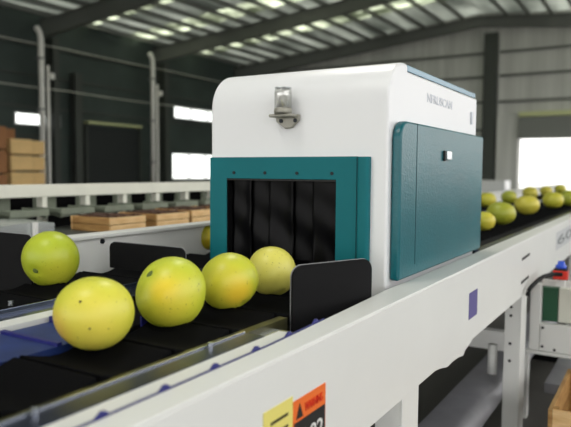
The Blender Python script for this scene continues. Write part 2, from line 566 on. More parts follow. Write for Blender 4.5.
# cables strung along the left wall
def cable(pts, r, lab):
    P = []
    for i in range(len(pts)-1):
        a, b = Vector(pts[i]), Vector(pts[i+1])
        for k in range(12):
            s = k/12
            p = a.lerp(b, s)
            p.z -= .03*4*s*(1-s)
            P.append(p)
    P.append(Vector(pts[-1]))
    single('cable', MB().tube(P, r, 8), M['beam'], lab, 'cable', smooth=True)
yc = YL-.666
cable([(12, yc, 4.2), (16, yc, 4.2), (22, yc, 4.2), (27.5, yc, 4.2)], .018, 'thin pale cable strung low along the far side wall')
cable([(12, yc, 5.75), (16, yc, 5.75), (22, yc, 5.75), (27.5, yc, 5.75)], .018, 'thin pale cable strung high along the far side wall')

# ------------------------------------------------------------------ cardboard stacks by the left wall
YB = 12.0
def carton(x0, y0, z0, w, d, h, m, lab, grp):
    t = thing('cardboard_box', (x0+w/2, y0+d/2, z0), lab, 'box', grp)
    MB().box(x0, x0+w, y0, y0+d, z0, z0+h-.012).build('carton', m, t, bevel=.01)
    MB().box(x0+w*.46, x0+w*.54, y0-.003, y0+d+.003, z0+h-.0125, z0+h-.009).build('tape', M['card_dark'], t)
xb = at(8, 170, 1, YB).x
H = .36
nm = ['bottom', 'second from bottom', 'third from bottom', 'fourth from bottom', 'topmost']
for k in range(5):
    carton(xb+.08, YB, .15+k*H, .52, .3, H-.03, M['card'], 'tan cardboard box, %s of the front stack' % nm[k], 'tan front box stack')
for k in range(5):
    carton(xb+.66, YB+.35, .15+k*H, .55, .5, H-.03, M['card'], 'tan cardboard box, %s of the stack beside the left downpipe' % nm[k], 'right tan box stack')
for k in range(4):
    carton(xb-.93, YB-.02, .15+k*.51, .90, .5, .49, M['card_dark'], 'large dark brown cardboard box at the picture\'s left edge, %s' % ['lowest', 'second up', 'third up', 'highest'][k], 'dark brown boxes')
for k in range(4):
    carton(xb-.06, YB+.6, .15+k*.51, .68, .6, .49, M['card_dark'], 'large brown cardboard box hidden behind the front tan stack, %s' % ['lowest', 'second up', 'third up', 'highest'][k], 'brown boxes behind the front stack')
single('pallet', MB().box(xb-1.0, xb+1.3, YB-.05, YB+1.3, .10, .145).box(xb-1.0, xb+1.3, YB-.05, YB+.1, 0, .1).box(xb-1.0, xb+1.3, YB+1.15, YB+1.3, 0, .1),
       M['wood2'], 'wooden pallet under the cardboard box stacks', 'pallet')

# ------------------------------------------------------------------ far grading line
YF = 3.0
t = thing('grading_line', (3, YF, 0), 'long cream framed grading line with open bays behind the conveyor', 'conveyor')
BX0, BX1 = .4, 9.0
MB().box(BX0, BX1, YF, YF+.06, 1.095, 1.166).build('top_beam', M['beam'], t, bevel=.004)
MB().box(BX0, BX1, YF+.62, YF+.68, 1.06, 1.13).build('rear_beam', M['beam'], t)
MB().box(BX0, BX1, YF+.02, YF+.06, .86, .90).build('lower_beam', M['beam'], t)
MB().box(BX0, BX1, YF+.30, YF+.34, .4, 1.09).build('back_panel', M['dark'], t)
x = 2.02-4*.31
k = 0
while x < 8.6:
    MB().box(x-.016, x+.016, YF+.005, YF+.055, 0 if k % 4 == 0 else .9, 1.095).build('post', M['beam'], t)
    MB().box(x+.03, x+.17, YF+.12, YF+.15, 1.0, 1.094).build('bay_panel', M['green_tray'], t)
    x += .31
    k += 1
x = 1.02
i = 0
tray0 = None
while x < 7.6:
    if tray0 is None:
        o = thing('outlet_tray', (0, 0, 0), 'shallow grey-green outlet tray hanging in front of the grading line', 'tray', 'outlet trays on the grading line')
        MB().hexa([(0, 0, -.03), (.23, 0, -.012), (.23, .2, 0), (0, .2, 0), (0, 0, -.006), (.23, 0, -.006), (.23, .2, .006), (0, .2, .012)]).build('tray_floor', M['green_tray'], o)
        MB().box(0, .23, -.012, 0, -.014, .018).build('tray_lip', M['green_tray'], o)
        for a in (0, .218):
            MB().hexa([(a, 0, -.03), (a+.012, 0, -.03), (a+.012, .2, 0), (a, .2, 0), (a, 0, .017), (a+.012, 0, .017), (a+.012, .2, .02), (a, .2, .02)]).build('tray_side', M['green_tray'], o)
        tray0 = o
    else:
        o = copy_tree(tray0)
    o.location = (x, YF-.21, 1.022)
    x += .31
# steel chute at left
mb = MB()
prof = []
for k in range(17):
    s = k/16
    prof.append((1.0+s*1.03, .995+.012*math.sin(s*9)-.01*s))
for k in range(16):
    (xa, za), (xc, zc) = prof[k], prof[k+1]
    mb.hexa([(xa, 2.55, za-.075), (xc, 2.55, zc-.075), (xc, 2.75, zc-.03), (xa, 2.75, za-.03), (xa, 2.55, za), (xc, 2.55, zc), (xc, 2.75, zc+.01), (xa, 2.75, za+.01)])
t = thing('steel_chute', (1.8, 2.6, .9), 'shiny steel chute left of the wooden trays', 'chute')
mb.build('trough', M['silver'], t, smooth=False)
MB().box(.9, 2.04, 2.5, 2.54, .86, .905).build('support_beam', M['beam'], t)
for x in (1.3, 1.95):
    MB().box(x, x+.035, 2.505, 2.54, 0, .86).build('leg', M['beam'], t)
MB().box(1.90, 1.915, 2.52, 2.545, .92, 1.0).build('bracket', M['whiteink'], t)
for x in (1.3, 1.9):
    MB().box(x, x+.03, 2.54, 2.56, .87, .93).build('bracket', M['beam'], t)
# table with wooden trays
single('work_table', MB().box(2.06, 5.4, 2.3, 2.9, .90, .93).box(2.1, 2.16, 2.35, 2.41, 0, .9).box(5.2, 5.26, 2.35, 2.41, 0, .9).box(2.1, 2.16, 2.8, 2.86, 0, .9).box(5.2, 5.26, 2.8, 2.86, 0, .9),
       M['paintdark'], 'dark narrow table under the wooden trays', 'table')
def crate(x, y, z, w, d, h, lab, m=None, fill=True):
    t = thing('wooden_tray', (x, y, z), lab, 'wooden tray', 'pale wooden trays on the table')
    m = m or M['wood']
    th = .012
    n = 2
    g = h/n
    for k in range(n):
        a, b = z+k*g+.001, z+(k+1)*g-.003
        MB().box(x, x+w, y, y+th, a, b).build('side_board', m, t)
        MB().box(x, x+w, y+d-th, y+d, a, b).build('side_board', m, t)
        MB().box(x, x+th, y+th, y+d-th, a, b).build('end_board', M['wood2'], t)
        MB().box(x+w-th, x+w, y+th, y+d-th, a, b).build('end_board', M['wood2'], t)
    MB().box(x+th, x+w-th, y+th, y+d-th, z, z+.01).build('bottom_board', m, t)
    if fill:
        mb = MB()
        rnd = random.Random(int(x*100))
        nx, ny = 9, 9
        for i in range(nx):
            for j in range(ny):
                px, py = x+.03+(w-.06)*i/(nx-1), y+.03+(d-.06)*j/(ny-1)
                r = .022
                hh = rnd.uniform(.0, .018)
                mb.box(px-r*.8, px+r*.8, py-r*.8, py+r*.8, z+h*.5, z+h*.86+hh)
        o = mb.build('filling', M['produce'], t)
        o['kind'] = 'stuff'
        o['label'] = 'red-brown filling'
crate(2.256, 2.4, .931, .25, .30, .078, 'pale wooden tray nearest the steel chute')
crate(2.60, 2.4, .931, .27, .30, .078, 'pale wooden tray, second from the steel chute')
crate(2.90, 2.4, .931, .27, .30, .085, 'pale wooden tray, third from the steel chute')
crate(3.24, 2.4, .931, .30, .30, .085, 'pale wooden tray beside the scanner, farthest from the chute')

# ------------------------------------------------------------------ main conveyor frame
ZT = .95
t = thing('sorting_conveyor', (2.0, 1.05, 0), 'long white two-lane fruit conveyor passing through the scanner', 'conveyor')
CV = t
X0, X1 = .0, 11.5
mb = MB()
RBZ = at(440, 367.2, 1, .521).z
mb.box(X0, X1, .521, .527, RBZ, .944)
def yin(x): return .571 if x < .9 else (.596 if x > 1.5 else .571+.025*(x-.9)/.6)
fx = [X0, .9, 1.5, X1]
for i in range(3):
    a, b = fx[i], fx[i+1]
    ya, yb = yin(a), yin(b)
    mb.hexa([(a, .521, .944), (b, .521, .944), (b, yb, .944), (a, ya, .944), (a, .521, .95), (b, .521, .95), (b, yb, .95), (a, ya, .95)])
bmesh.ops.remove_doubles(mb.bm, verts=mb.bm.verts, dist=.0001)
mb.build('side_rail', M['white'], t, bevel=.002)
MB().box(1.115, X1, 1.55, 1.60, .80, 1.045).box(1.115, X1, 1.53, 1.55, 1.033, 1.045).build('rear_side_rail', M['white'], t, bevel=.002)
r = at(102, 240, 1, 1.549)
MB().tube([(r.x, 1.551, 1.02), (r.x, 1.544, 1.02)], .008, 12).build('bolt', M['screw'], t)
MB().box(X0, X1, .6, 1.549, .78, .80).build('bed_plate', M['dark'], t)
# strips beside the near lane
MB().box(X0, 1.02, .578, .629, .80, .940).build('white_strip', M['white'], t)
nb = MB()
for (a, b) in ((X0, .9), (.9, 1.12)):
    nb.hexa([(a, yin(a)+.0008, .90), (b, yin(b)+.0008, .90), (b, yin(b)+.0045, .90), (a, yin(a)+.0045, .90),
             (a, yin(a)+.0008, .9505), (b, yin(b)+.0008, .9505), (b, yin(b)+.0045, .9505), (a, yin(a)+.0045, .9505)])
for i in range(0, 9):
    x = .185+i*.112
    nb.prism([(x-.013, .950), (x+.013, .950), (x+.005, .9565), (x-.002, .9575)], 1, yin(x)+.0008, yin(x)+.0045)
tag(nb.build('toothed_strip', M['bluewire'], t), 'navy blue toothed strip')
g = MB().prism([(.631, .940), (.6775, .940), (.6775, .80), (.672, .80), (.672, .934), (.631, .934)], 0, X0, .975).build('steel_guide', M['navysteel'], t, bevel=.0012)
MB().box(X0, .975, .6777, .6800, .80, .9425).build('highlight_lip', M['silver'], g)  # bright strip stands in for the highlight along the guide's edge
for x in (.50, .86):
    MB().tube([(x, .672, .940), (x, .672, .948)], .005, 12).build('bolt', M['silver'], t)
MB().box(X0, 1.14, .682, .703, .80, .936).build('olive_strip', M['olive'], t)  # metal strip coloured olive to imitate the pomelos mirrored in it
MB().box(X0, X1, .74, .87, .80, .90).build('chain_cover', M['black'], t)
MB().box(.98, 1.08, .61, .70, .80, .925).build('guide_end', M['silver'], t, bevel=.002)
MB().box(X0, .845, .905, 1.068, .80, .938).build('blue_belt', M['bluebelt'], t)
MB().box(.722, .732, .905, 1.068, .938, .944).build('belt_seam', M['bluewire'], t)
MB().box(.833, .845, .905, 1.068, .938, .950).build('belt_edge', M['bluewire'], t)
MB().box(.846, X1, .905, 1.068, .80, .935).build('centre_cover', M['tray'], t)
MB().box(X0, .98, 1.072, 1.118, .80, .948).build('white_strip', M['white'], t)
for (a, b) in ((X0, 1.52), (2.47, X1)):
    MB().prism([(1.122, .938), (1.205, .938), (1.205, .9485), (1.211, .9485), (1.211, .80), (1.203, .80), (1.203, .932), (1.122, .932)], 0, a, b).build('steel_guide', M['chrome'], t, bevel=.0012)
p = at(136, 316, 2, .945)
MB().box(p.x-.02, p.x+.02, .9005, .9045, .905, .952).build('belt_clip', M['bluewire'], t)
p = at(5, 303, 2, .95)
MB().tube([(p.x, p.y-.02, .947), (p.x, p.y-.02, .957)], .006, 12).build('bolt', M['silver'], t)
MB().box(X0, X1, 1.215, 1.53, .80, .90).build('chain_cover', M['black'], t)
# rail beyond the scanner
MB().prism([(.604, .938), (.636, .944), (.640, .944), (.640, .80), (.634, .80), (.634, .935), (.604, .930)], 0, 2.52, X1).build('steel_guide', M['chrome'], t, bevel=.0012)
mb = MB()
for i in range(150):
    x = 2.5+i*.045
    mb.tube([(x, .645, .925), (x, .702, .925)], .014, 8)
o = mb.build('roller_chain', M['black'], t)
o['kind'] = 'stuff'
# legs
def leg(x, wy=.07, wx=.12, y0=.527):
    l = MB().box(x, x+wx, y0, y0+.006, 0, .80).box(x, x+.006, y0+.006, y0+wy, 0, .80).build('leg', M['white'], CV, bevel=.002)
    for z in (.64, .60, .47, .39) if x > 2 else ():
        MB().tube([(x-.001, y0+.045, z), (x+.001, y0+.045, z)], .007, 12).build('bolt_hole', M['ink'], l)
    return l
leg(1.435, .072, .12)
leg(2.945, .072, .125)
leg(5.2)
for x in (.1, 1.435, 2.945, 5.2, 7.4):
    MB().box(x, x+.08, 1.53, 1.60, 0, .80).build('leg', M['white'], CV)
# cross beams under the bed
MB().box(3.3, 3.36, .60, 1.53, .33, .43).build('cross_beam', M['white'], t, bevel=.003)
MB().box(1.6, 1.66, .62, 1.53, .30, .36).build('cross_beam', M['steel'], t)
MB().box(X0, X1, 1.50, 1.53, .30, .38).build('lower_rail', M['steel'], t)
# slots and stickers on the rail
for (u, v, u2, v2) in ((522, 259.5, 529.5, 254), (521, 283, 528.5, 276.5)):
    a, b = at(u, v, 1, .521), at(u2, v2, 1, .521)
    MB().hexa([(a.x, .5195, a.z-.006), (b.x, .5195, b.z-.006), (b.x, .522, b.z-.006), (a.x, .522, a.z-.006),
               (a.x, .5195, a.z+.006), (b.x, .5195, b.z+.006), (b.x, .522, b.z+.006), (a.x, .522, a.z+.006)]).build('slot', M['ink'], t)
def sticker(name, u0, u1, z0, z1, m, lab=None, parent=None, off=0):
    a, b = at(u0, 300, 1, .521).x, at(u1, 300, 1, .521).x
    o = MB().box(a, b, .5196-off, .5212-off, z0, z1).build(name, m, parent or CV)
    if lab: o['label'] = lab
    return o, a, b
sticker('sticker', 469, 477, .775, .862, M['purple'], 'small purple sticker')
o, a, b = sticker('warning_sign', 263.5, 293, .74, .872, M['yellow'], 'yellow notice sticker')
for k in range(4):
    MB().box(a+.02, b-.016, .5190, .5196, .845-k*.02, .850-k*.02).build('print_line', M['olive'], o)
o, a, b = sticker('warning_sign', 293.3, 326, .72, .861, M['orange'], 'orange and black warning sticker')
MB().box(a+.003, b-.003, .5188, .5196, .722, .822).build('black_field', M['ink'], o)
MB().prism([(a+.010, .827), (a+.034, .827), (a+.022, .853)], 1, .5188, .5196).build('warning_triangle', M['ink'], o)
text_mesh('heading', 'WARNING', M['red'], o, (a+.040, .5190, .832), (1, 0, 0), (0, 0, 1), .016, b-a-.052)
text_mesh('print', '1382', M['whiteink'], o, (a+.014, .5184, .770), (1, 0, 0), (0, 0, 1), .032, b-a-.026)
o, a, b = sticker('number_label', 554, 570, .80, .905, M['silverlabel'], 'pale silver number label')
text_mesh('number', '60', M['greyink2'], o, (a+.05, .5190, .825), (1, 0, 0), (0, 0, 1), .055, b-a-.10)

# ------------------------------------------------------------------ carrier trays
tr0 = None
def tray(x, y0, y1, lab, grp):
    L = .158
    t = thing('carrier_tray', (x, (y0+y1)/2, .9), lab, 'tray', grp)
    zt = .948
    # shallow saddle: low in the middle of its length
    mb = MB()
    n = 8
    top = []
    for k in range(n+1):
        s = k/n
        top.append((x+L*s, zt-.018*math.sin(PI*s)**1.2-.003))
    pts = [(x, .905)] + top + [(x+L, .905)]
    mb.prism([(p[0], p[1]) for p in pts], 1, y0, y1)
    mb.build('saddle', M['tray'], t, bevel=.004)
    MB().box(x+.03, x+L-.03, y0+.02, y1-.02, .9005, .905).build('chain_clip', M['black'], t)
    return t
PITCH = .165
b1 = tray(.64-PITCH, .705, .90, 'empty black carrier tray at the near end of the lane, before the first pomelo', 'near lane carrier trays')
b1.location.x = .64-PITCH
xs = []
k = -4
while .64+k*PITCH < 11.2:
    x = .64+k*PITCH
    k += 1
    if k == 0:
        pass
    if 1.55 < x+.05 < 2.35: continue
    xs.append(x)
first = True
for x in xs:
    if abs(x-(.64-PITCH)) < 1e-6: continue
    c = copy_tree(b1)
    c.location.x = x
    c['label'] = 'black carrier tray in the near lane ' + ('before the scanner' if x < 1.6 else 'beyond the scanner')
    c['group'] = 'near lane trays before the scanner' if x < 1.6 else 'near lane trays beyond the scanner'
b2 = tray(.30, 1.225, 1.50, 'black carrier tray in the far lane beside the steel guide', 'far lane carrier trays')
x = .30+PITCH
while x < 11.2:
    copy_tree(b2).location.x = x
    x += PITCH

# ------------------------------------------------------------------ black flaps
def flap(X, y0, y1, z0, z1, lab, r=.025, th=.006):
    t = thing('divider_flap', (X, (y0+y1)/2, z0), lab, 'flap', 'black divider flaps')
    MB().prism(rrect(y0, y1, z0, z1, r, 8, (1, 1, 0, 0)), 0, X, X+th).build('board', M['flap'], t, bevel=.0012)
    e = MB().prism(rrect(y0, y1+.0012, z0, z1+.0012, r, 8, (1, 1, 0, 0)), 0, X+th, X+th+.002).build('edge_trim', M['flap_edge'], t)
    e['label'] = 'thin pale edge'
    return t
t = flap(0, -.12, .12, .88, 1.040, 'black rounded flap standing upright in front of the scanner mouth, right of the pomelos', .028)
t.location = (1.295, .648, .88)
t.rotation_euler = (math.radians(0), 0, math.radians(-113.5+180-0))

flap(1.36, 1.155, 1.455, .9495, 1.030, 'black rounded flap in the far lane behind the second pomelo', .02)
flap(1.09, 1.468, 1.90, .905, 1.072, 'black flap at the left edge behind the farthest left pomelo', .02)

# ------------------------------------------------------------------ pomelos
G1, Yw, OR = (168, 178, 40), (206, 190, 52), (222, 168, 48)
specs = [  # u, v, dia_px(w), tall ratio, z center, label
    (94.5, 312.5, 79, .965, 'largest yellow-green pomelo, nearest the camera'),
    (171, 292, 73, .93, 'green pomelo with yellow cheek and dark stem scar, second in the near row'),
    (229, 281.5, 60, .97, 'yellow-green pomelo with orange underside, third in the near row'),
    (272, 271.5, 50, 1.03, 'plain pale yellow pomelo in front of the scanner mouth'),
    (51, 259, 57, .92, 'green pomelo in the far lane at the left of the photo'),
    (207, 237, 27, 1.0, 'yellow pomelo half hidden behind the left edge of the scanner'),
]
pm = [
    pomelo_mat('rind_green_yellow', (204, 206, 62), (228, 214, 84), (-.04, -.04, -.01), .07, (226, 192, 76), tuple(cdir(-.75, -.35)*.064), .035),
    pomelo_mat('rind_yellow_cheek', (190, 200, 54), (222, 210, 68), (-.05, -.045, .0), .06, (240, 214, 58), tuple(cdir(-.02, .18)*.070), .027),
    pomelo_mat('rind_orange_base', (192, 196, 54), (218, 206, 66), (-.05, -.03, 0), .05, (238, 204, 58), tuple(cdir(.42, -.32)*.063), .034),
    pomelo_mat('rind_pale_yellow', (212, 206, 88), (222, 214, 104), (-.04, -.04, 0), .08),
    pomelo_mat('rind_green', (174, 188, 46), (196, 196, 58), (-.02, -.05, -.02), .05),
    pomelo_mat('rind_far', (184, 180, 44), (206, 182, 44), (-.02, -.05, -.02), .06),
]
def pomelo_mesh(dia, ratio, lump=.02, seed=0, neck=.04):
    bm = bmesh.new()
    bmesh.ops.create_uvsphere(bm, u_segments=40, v_segments=26, radius=.5)
    rnd = random.Random(seed)
    ph = [rnd.uniform(0, 6.28) for _ in range(6)]
    for v in bm.verts:
        x, y, z = v.co
        a = math.atan2(y, x)
        f = 1 + lump*(.5*math.sin(2*a+ph[0])+.4*math.sin(3*a+ph[1])*math.cos(z*4+ph[2]) + .4*math.sin(z*7+ph[3]))
        zz = z
        r = math.hypot(x, y)
        if z > .32: f *= 1 - neck*(z-.32)/.18          # gentle shoulder
        dip = .035*math.exp(-(r/.07)**2)
        zz = z*f + (-dip if z > 0 else dip*.6)
        v.co = (x*f*dia, y*f*dia, zz*dia*ratio)
    me = bpy.data.meshes.new('pomelo')
    bm.to_mesh(me)
    bm.free()
    for p in me.polygons: p.use_smooth = True
    return me
def pomelo(loc, dia, ratio, m, lab, grp=None, rot=(0, 0, 0), seed=0, scar=True):
    """rot tips the fruit; the empty sits at its centre so the fruit turns about itself"""
    root = thing('pomelo', loc, lab, 'pomelo', grp)
    me = pomelo_mesh(dia, ratio, seed=seed)
    if isinstance(rot, Vector):
        R = Vector((0, 0, 1)).rotation_difference(rot).to_matrix().to_4x4()
    else: R = Matrix.Rotation(rot[2], 4, 'Z') @ Matrix.Rotation(rot[1], 4, 'Y') @ Matrix.Rotation(rot[0], 4, 'X')
    me.transform(R)
    me.materials.append(m)
    o = bpy.data.objects.new('fruit', me)
    COL.objects.link(o)
    o.parent = root
    if scar:
        mb = MB().lathe([(.001, -.006), (.009, -.005), (.0085, .0005), (.005, .002), (.001, .001)], (0, 0, 0), 16)
        s = mb.build('stem_scar', mat('stem_scar_%d' % seed, (96, 112, 44), .7), root, smooth=True, local=False)
        s.data.transform(R @ Matrix.Translation((0, 0, dia*ratio*.5-.0045*dia/.13-.002)))
        s['label'] = 'small dark green stem scar'
    return root
locs = []
for i, (u, v, dpx, ratio, lab) in enumerate(specs):
    yl = .80 if i < 4 else (1.33 if i == 4 else 1.38)
    # fruit bottoms rest in the saddles: place by lane and size
    p = at(u, v, 2, 1.02 if i < 4 else 1.015)
    dep = (Vector((p.x, p.y, p.z-CAMZ)) @ (ROT @ Vector((0, 0, -1))))
    dia = dpx*dep/F*.985
    z = .937 + dia*ratio/2
    p = at(u, v, 2, z)
    dep = (Vector((p.x, p.y, p.z-CAMZ)) @ (ROT @ Vector((0, 0, -1))))
    dia = dpx*dep/F*.985
    tip = {0: (0, 0, .4), 1: cdir(-.55, .62), 2: (2.4, 0, 0), 3: (2.6, .4, 0), 4: cdir(-.28, -.4), 5: (2.5, 0, 0)}[i]
    if i in (1, 4): ratio = .97
    pr = pomelo((p.x, p.y, z), dia, ratio, pm[i], lab, None, tip, i, scar=(i in (1, 4)))
    if i == 0:
        for (a, b) in ((-.075, .41), (.175, -.24)):
            d = cdir(a, b)
            # seat the speck on the rind
            q = (d.x*d.x+d.y*d.y + (d.z/ratio)**2)**-.5*dia*.5
            o = MB().lathe([(.0004, -.001), (.0022, -.0008), (.0020, .0008), (.0004, .0011)], (0, 0, 0), 12).build('blemish', M['blemish'], pr, smooth=True, local=False)
            o.data.transform(Matrix.Translation(d*q) @ Vector((0, 0, 1)).rotation_difference(d).to_matrix().to_4x4())

far_list = [(484, 221, 20, 'pomelo half hidden behind the right edge of the scanner'),
            (501, 213, 26, 'broad yellow-green pomelo beyond the scanner, nearest whole one'),
            (527, 205, 25, 'round yellow-green pomelo beyond the scanner, second whole one in the near row'),
            (487, 198, 15, 'yellowish pomelo in the far lane touching the scanner edge'),
            (509, 197, 14, 'small dark green pomelo in the far lane beyond the scanner'),
            (530, 195, 15, 'small pomelo in the far lane left of the bright doorway base'),
            (553, 200, 19, 'yellow-green pomelo at right, third in the near row beyond the scanner'),
            (568, 198, 17, 'pomelo at the right edge of the photo'),
            (546, 194, 13, 'small distant pomelo in the far lane below the doorway'),
            (560, 192, 12, 'second small distant pomelo in the far lane below the doorway'),
            ]
fm = [pomelo_mat('rind_far_%d' % k, g, y, (-.02, -.05, 0), .05) for k, (g, y) in enumerate([((180, 178, 56), (208, 194, 70)), ((152, 160, 48), (186, 180, 58)), ((190, 182, 66), (208, 192, 74))])]
for i, (u, v, dpx, lab) in enumerate(far_list):
    z = 1.01
    for _ in range(3):
        p = at(u, v, 2, z)
        dep = (Vector((p.x, p.y, p.z-CAMZ)) @ (ROT @ Vector((0, 0, -1))))
        dia = min(.18, max(.12, 1.1*dpx*dep/F))
        z = .940+dia*.41
    lanes = (.79, 1.36)
    y = min(lanes, key=lambda q: abs(q-p.y))
    # keep the bearing, settle in the lane
    if y == lanes[0]: s = 1 if .74 < p.y < .86 else y/p.y
    else: s = 1 if 1.27 < p.y < 1.43 else y/p.y
    pomelo((p.x*s, p.y*s, z), dia, .82 if i in (1, 2, 6) else .88, fm[i % 3], lab, 'pomelos beyond the scanner', (0, 0, random.uniform(0, 3)), 20+i, scar=False)

# ------------------------------------------------------------------ scanner
XF, XB, YS, YM = 1.555, 2.45, .625, 1.212
SC = thing('fruit_scanner', (2.0, .92, .80), 'white and teal box-shaped fruit scanner with dark curtained mouth over the conveyor', 'scanner')
def side_profile(z0):
    pts = [(XF, z0)]
    r = .115
    zt = 1.552
    for k in range(11):
        a = math.radians(180-90*k/10)
        pts.append((XF+r+r*math.cos(a), zt-r+r*math.sin(a)))
    pts += [(1.69, zt), (1.694, 1.532), (XB, 1.532), (XB, z0)]
    return pts
mb = MB()
mb.prism(side_profile(.805), 1, YS, YM)
hs = mb.build('housing', M['shell'], SC)
ct = MB().prism([(.703, .7), (1.195, .7), (1.195, .953), (1.142, .953), (1.142, 1.24), (.765, 1.24), (.765, .953), (.703, .953)], 0, XF-.1, XB+.1).build('cutter', M['shell'], SC)
bo_ = hs.modifiers.new('o', 'BOOLEAN')
bo_.operation = 'DIFFERENCE'
bo_.object = ct
bpy.context.view_layer.update()
me_ = bpy.data.meshes.new_from_object(hs.evaluated_get(bpy.context.evaluated_depsgraph_get()))
hs.modifiers.clear()
me_.name = 'housing'
hs.data = me_
bpy.data.objects.remove(ct)
for p in hs.data.polygons: p.use_smooth = True
b_ = hs.modifiers.new('b', 'BEVEL')
b_.width = .014
b_.segments = 4
b_.limit_method = 'ANGLE'
b_.angle_limit = math.radians(40)
hs.modifiers.new('w', 'WEIGHTED_NORMAL')
MB().box(1.694, XB-.002, YS+.006, YM-.004, 1.534, 1.552).build('lid', M['lid'], SC, bevel=.002)
# teal front panel with mouth
TF = MB()
TF.bm.free(); TF.bm = bmesh.new()
TF.box(XF-.012, XF-.0005, .709, YM-.006, 1.228, 1.2915)
TF.box(XF-.012, XF-.0005, 1.142, YM-.006, .955, 1.228)
TF.box(XF-.012, XF-.0005, .709, .77, .955, 1.228)
tf = TF.build('front_panel', M['teal'], SC)
ct = MB().prism(rrect(XF-.020, XF-.0005, .672, .706, .009, 5, (0, 1, 1, 0)), 2, .955, 1.2905).build('corner_trim', M['teal'], SC, smooth=False)
for p in ct.data.polygons: p.use_smooth = True
ct.modifiers.new('e', 'EDGE_SPLIT').split_angle = math.radians(45)
MB().box(XF-.010, XF-.0005, .706, .709, .955, 1.2905).build('groove', M['teal_dark'], SC)
MB().prism([(.772, 1.2265), (1.140, 1.2265), (1.140, 1.2225), (.772, 1.2225)], 0, XF-.0135, XF-.001).build('mouth_lip', M['ink'], SC)
for u in (234, 265, 297, 332):
    p = at(u, 175.5, 0, XF-.012)
    MB().tube([(XF-.0145, p.y, 1.245), (XF-.0119, p.y, 1.245)], .0048, 14).build('screw', M['screw'], SC)
# mouth: interior and curtain strips
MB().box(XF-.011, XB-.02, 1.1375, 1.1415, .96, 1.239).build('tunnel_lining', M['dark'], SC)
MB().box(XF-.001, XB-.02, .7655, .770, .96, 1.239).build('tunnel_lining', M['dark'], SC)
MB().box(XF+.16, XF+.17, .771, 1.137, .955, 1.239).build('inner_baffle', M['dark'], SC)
ns = 5
w = (1.140-.772)/ns
for i in range(ns):
    mb = MB()
    rnd = random.Random(i+3)
    ya, yb = .772+i*w, .772+(i+1)*w+.010
    if i == ns-1: yb = 1.1365
    nz, ny = 22, 10
    ph, am = rnd.uniform(0, 6), rnd.uniform(.002, .005)
    base = XF+.012+(i % 2)*.012
    g = []
    for a in range(nz+1):
        zz = 1.236-(1.236-.98)*a/nz
        row = []
        for b in range(ny+1):
            s = b/ny
            yy = ya+(yb-ya)*s
            xx = base+.006*math.sin(PI*s)+am*math.sin(a/nz*6+ph+s*2.5)*(a/nz)+.0012*math.sin(a/nz*15+3*s+ph)
            row.append(mb.bm.verts.new((xx, yy, zz)))
        g.append(row)
    for a in range(nz):
        for b in range(ny):
            mb.bm.faces.new([g[a][b], g[a+1][b], g[a+1][b+1], g[a][b+1]])
    o = mb.build('curtain_strip', M['curtain'], SC, smooth=True)
    sm = o.modifiers.new('s', 'SOLIDIFY')
    sm.thickness = .0015
# teal side door
sp = MB().prism(rrect(1.578, 2.452, .957, 1.388, .05, 8, (0, 1, 0, 0)), 1, .597, YS-.0005).build('side_door', M['teal_side'], SC, bevel=.008, seg=4)
xx = at(416, 200, 1, .597).x
MB().box(xx-.0018, xx+.0018, .5962, .5975, .99, 1.386).build('groove', M['teal_dark'], sp)
h = MB().box(1.945, 1.957, .5905, .5968, 1.286, 1.318).build('handle_recess', M['ink'], sp)
h = MB().box(1.957, 2.003, .585, .5968, 1.290, 1.318).build('handle', M['silver'], sp, bevel=.002)
MB().box(2.36, 2.375, .619, .6248, 1.43, 1.475).build('latch', M['faintink'], SC)
text_mesh('brand_lettering', 'NFRUSCAN', M['faintink'], SC, (1.862, .6243, 1.463), (1, 0, 0), (0, 0, 1), .027, .26, bold=.012)
# warning lamp on the front
LP = Vector((XF-.034, .929, 1.395))
wl = MB().lathe([(.024, 0), (.026, .004), (.026, .012), (.024, .016)], (LP.x, LP.y, 1.412), 28).build('lamp_base', M['bracket'], SC, smooth=True)
MB().lathe([(.0245, 0), (.0245, .044), (.023, .051), (.016, .055), (.002, .057)], (LP.x, LP.y, 1.4285), 32).build('lamp_lens', M['lens'], wl, smooth=True, local=True)
MB().lathe([(.013, 0), (.013, .03), (.008, .036), (.002, .038)], (LP.x, LP.y, 1.429), 20).build('reflector', M['whiteink'], wl, smooth=True)
MB().lathe([(.0246, 0), (.0235, .003), (.002, .005)], (LP.x, LP.y, 1.4825), 28).build('lamp_cap', M['silver'], wl, smooth=True)
yc_ = .925
bk = MB().prism([(yc_+.043, 1.412), (yc_-.036, 1.412), (yc_-.034, 1.395), (yc_-.012, 1.374), (yc_+.010, 1.372), (yc_+.040, 1.392)], 0, XF-.014, XF-.0005)
bk.box(XF-.045, XF-.012, yc_-.03, yc_+.046, 1.403, 1.412)
bo = bk.build('lamp_bracket', M['bracket'], SC, bevel=.003)
for y in (yc_-.025, yc_+.022):
    MB().tube([(XF-.0165, y, 1.394), (XF-.0135, y, 1.394)], .006, 14).build('screw', M['screw'], bo)
# little lamp knob at the back corner
st = MB().tube([(2.50, .648, .96), (2.50, .648, 1.448)], .004, 10).build('sensor_stem', M['steel'], SC)
bm = MB()
bmesh.ops.create_uvsphere(bm.bm, u_segments=16, v_segments=10, radius=.009, matrix=Matrix.Translation((2.50, .648, 1.452)))
bm.build('knob', M['whiteink'], st, smooth=True)
MB().box(2.4305, 2.51, .64, .656, 1.20, 1.215).build('stem_bracket', M['steel'], SC)

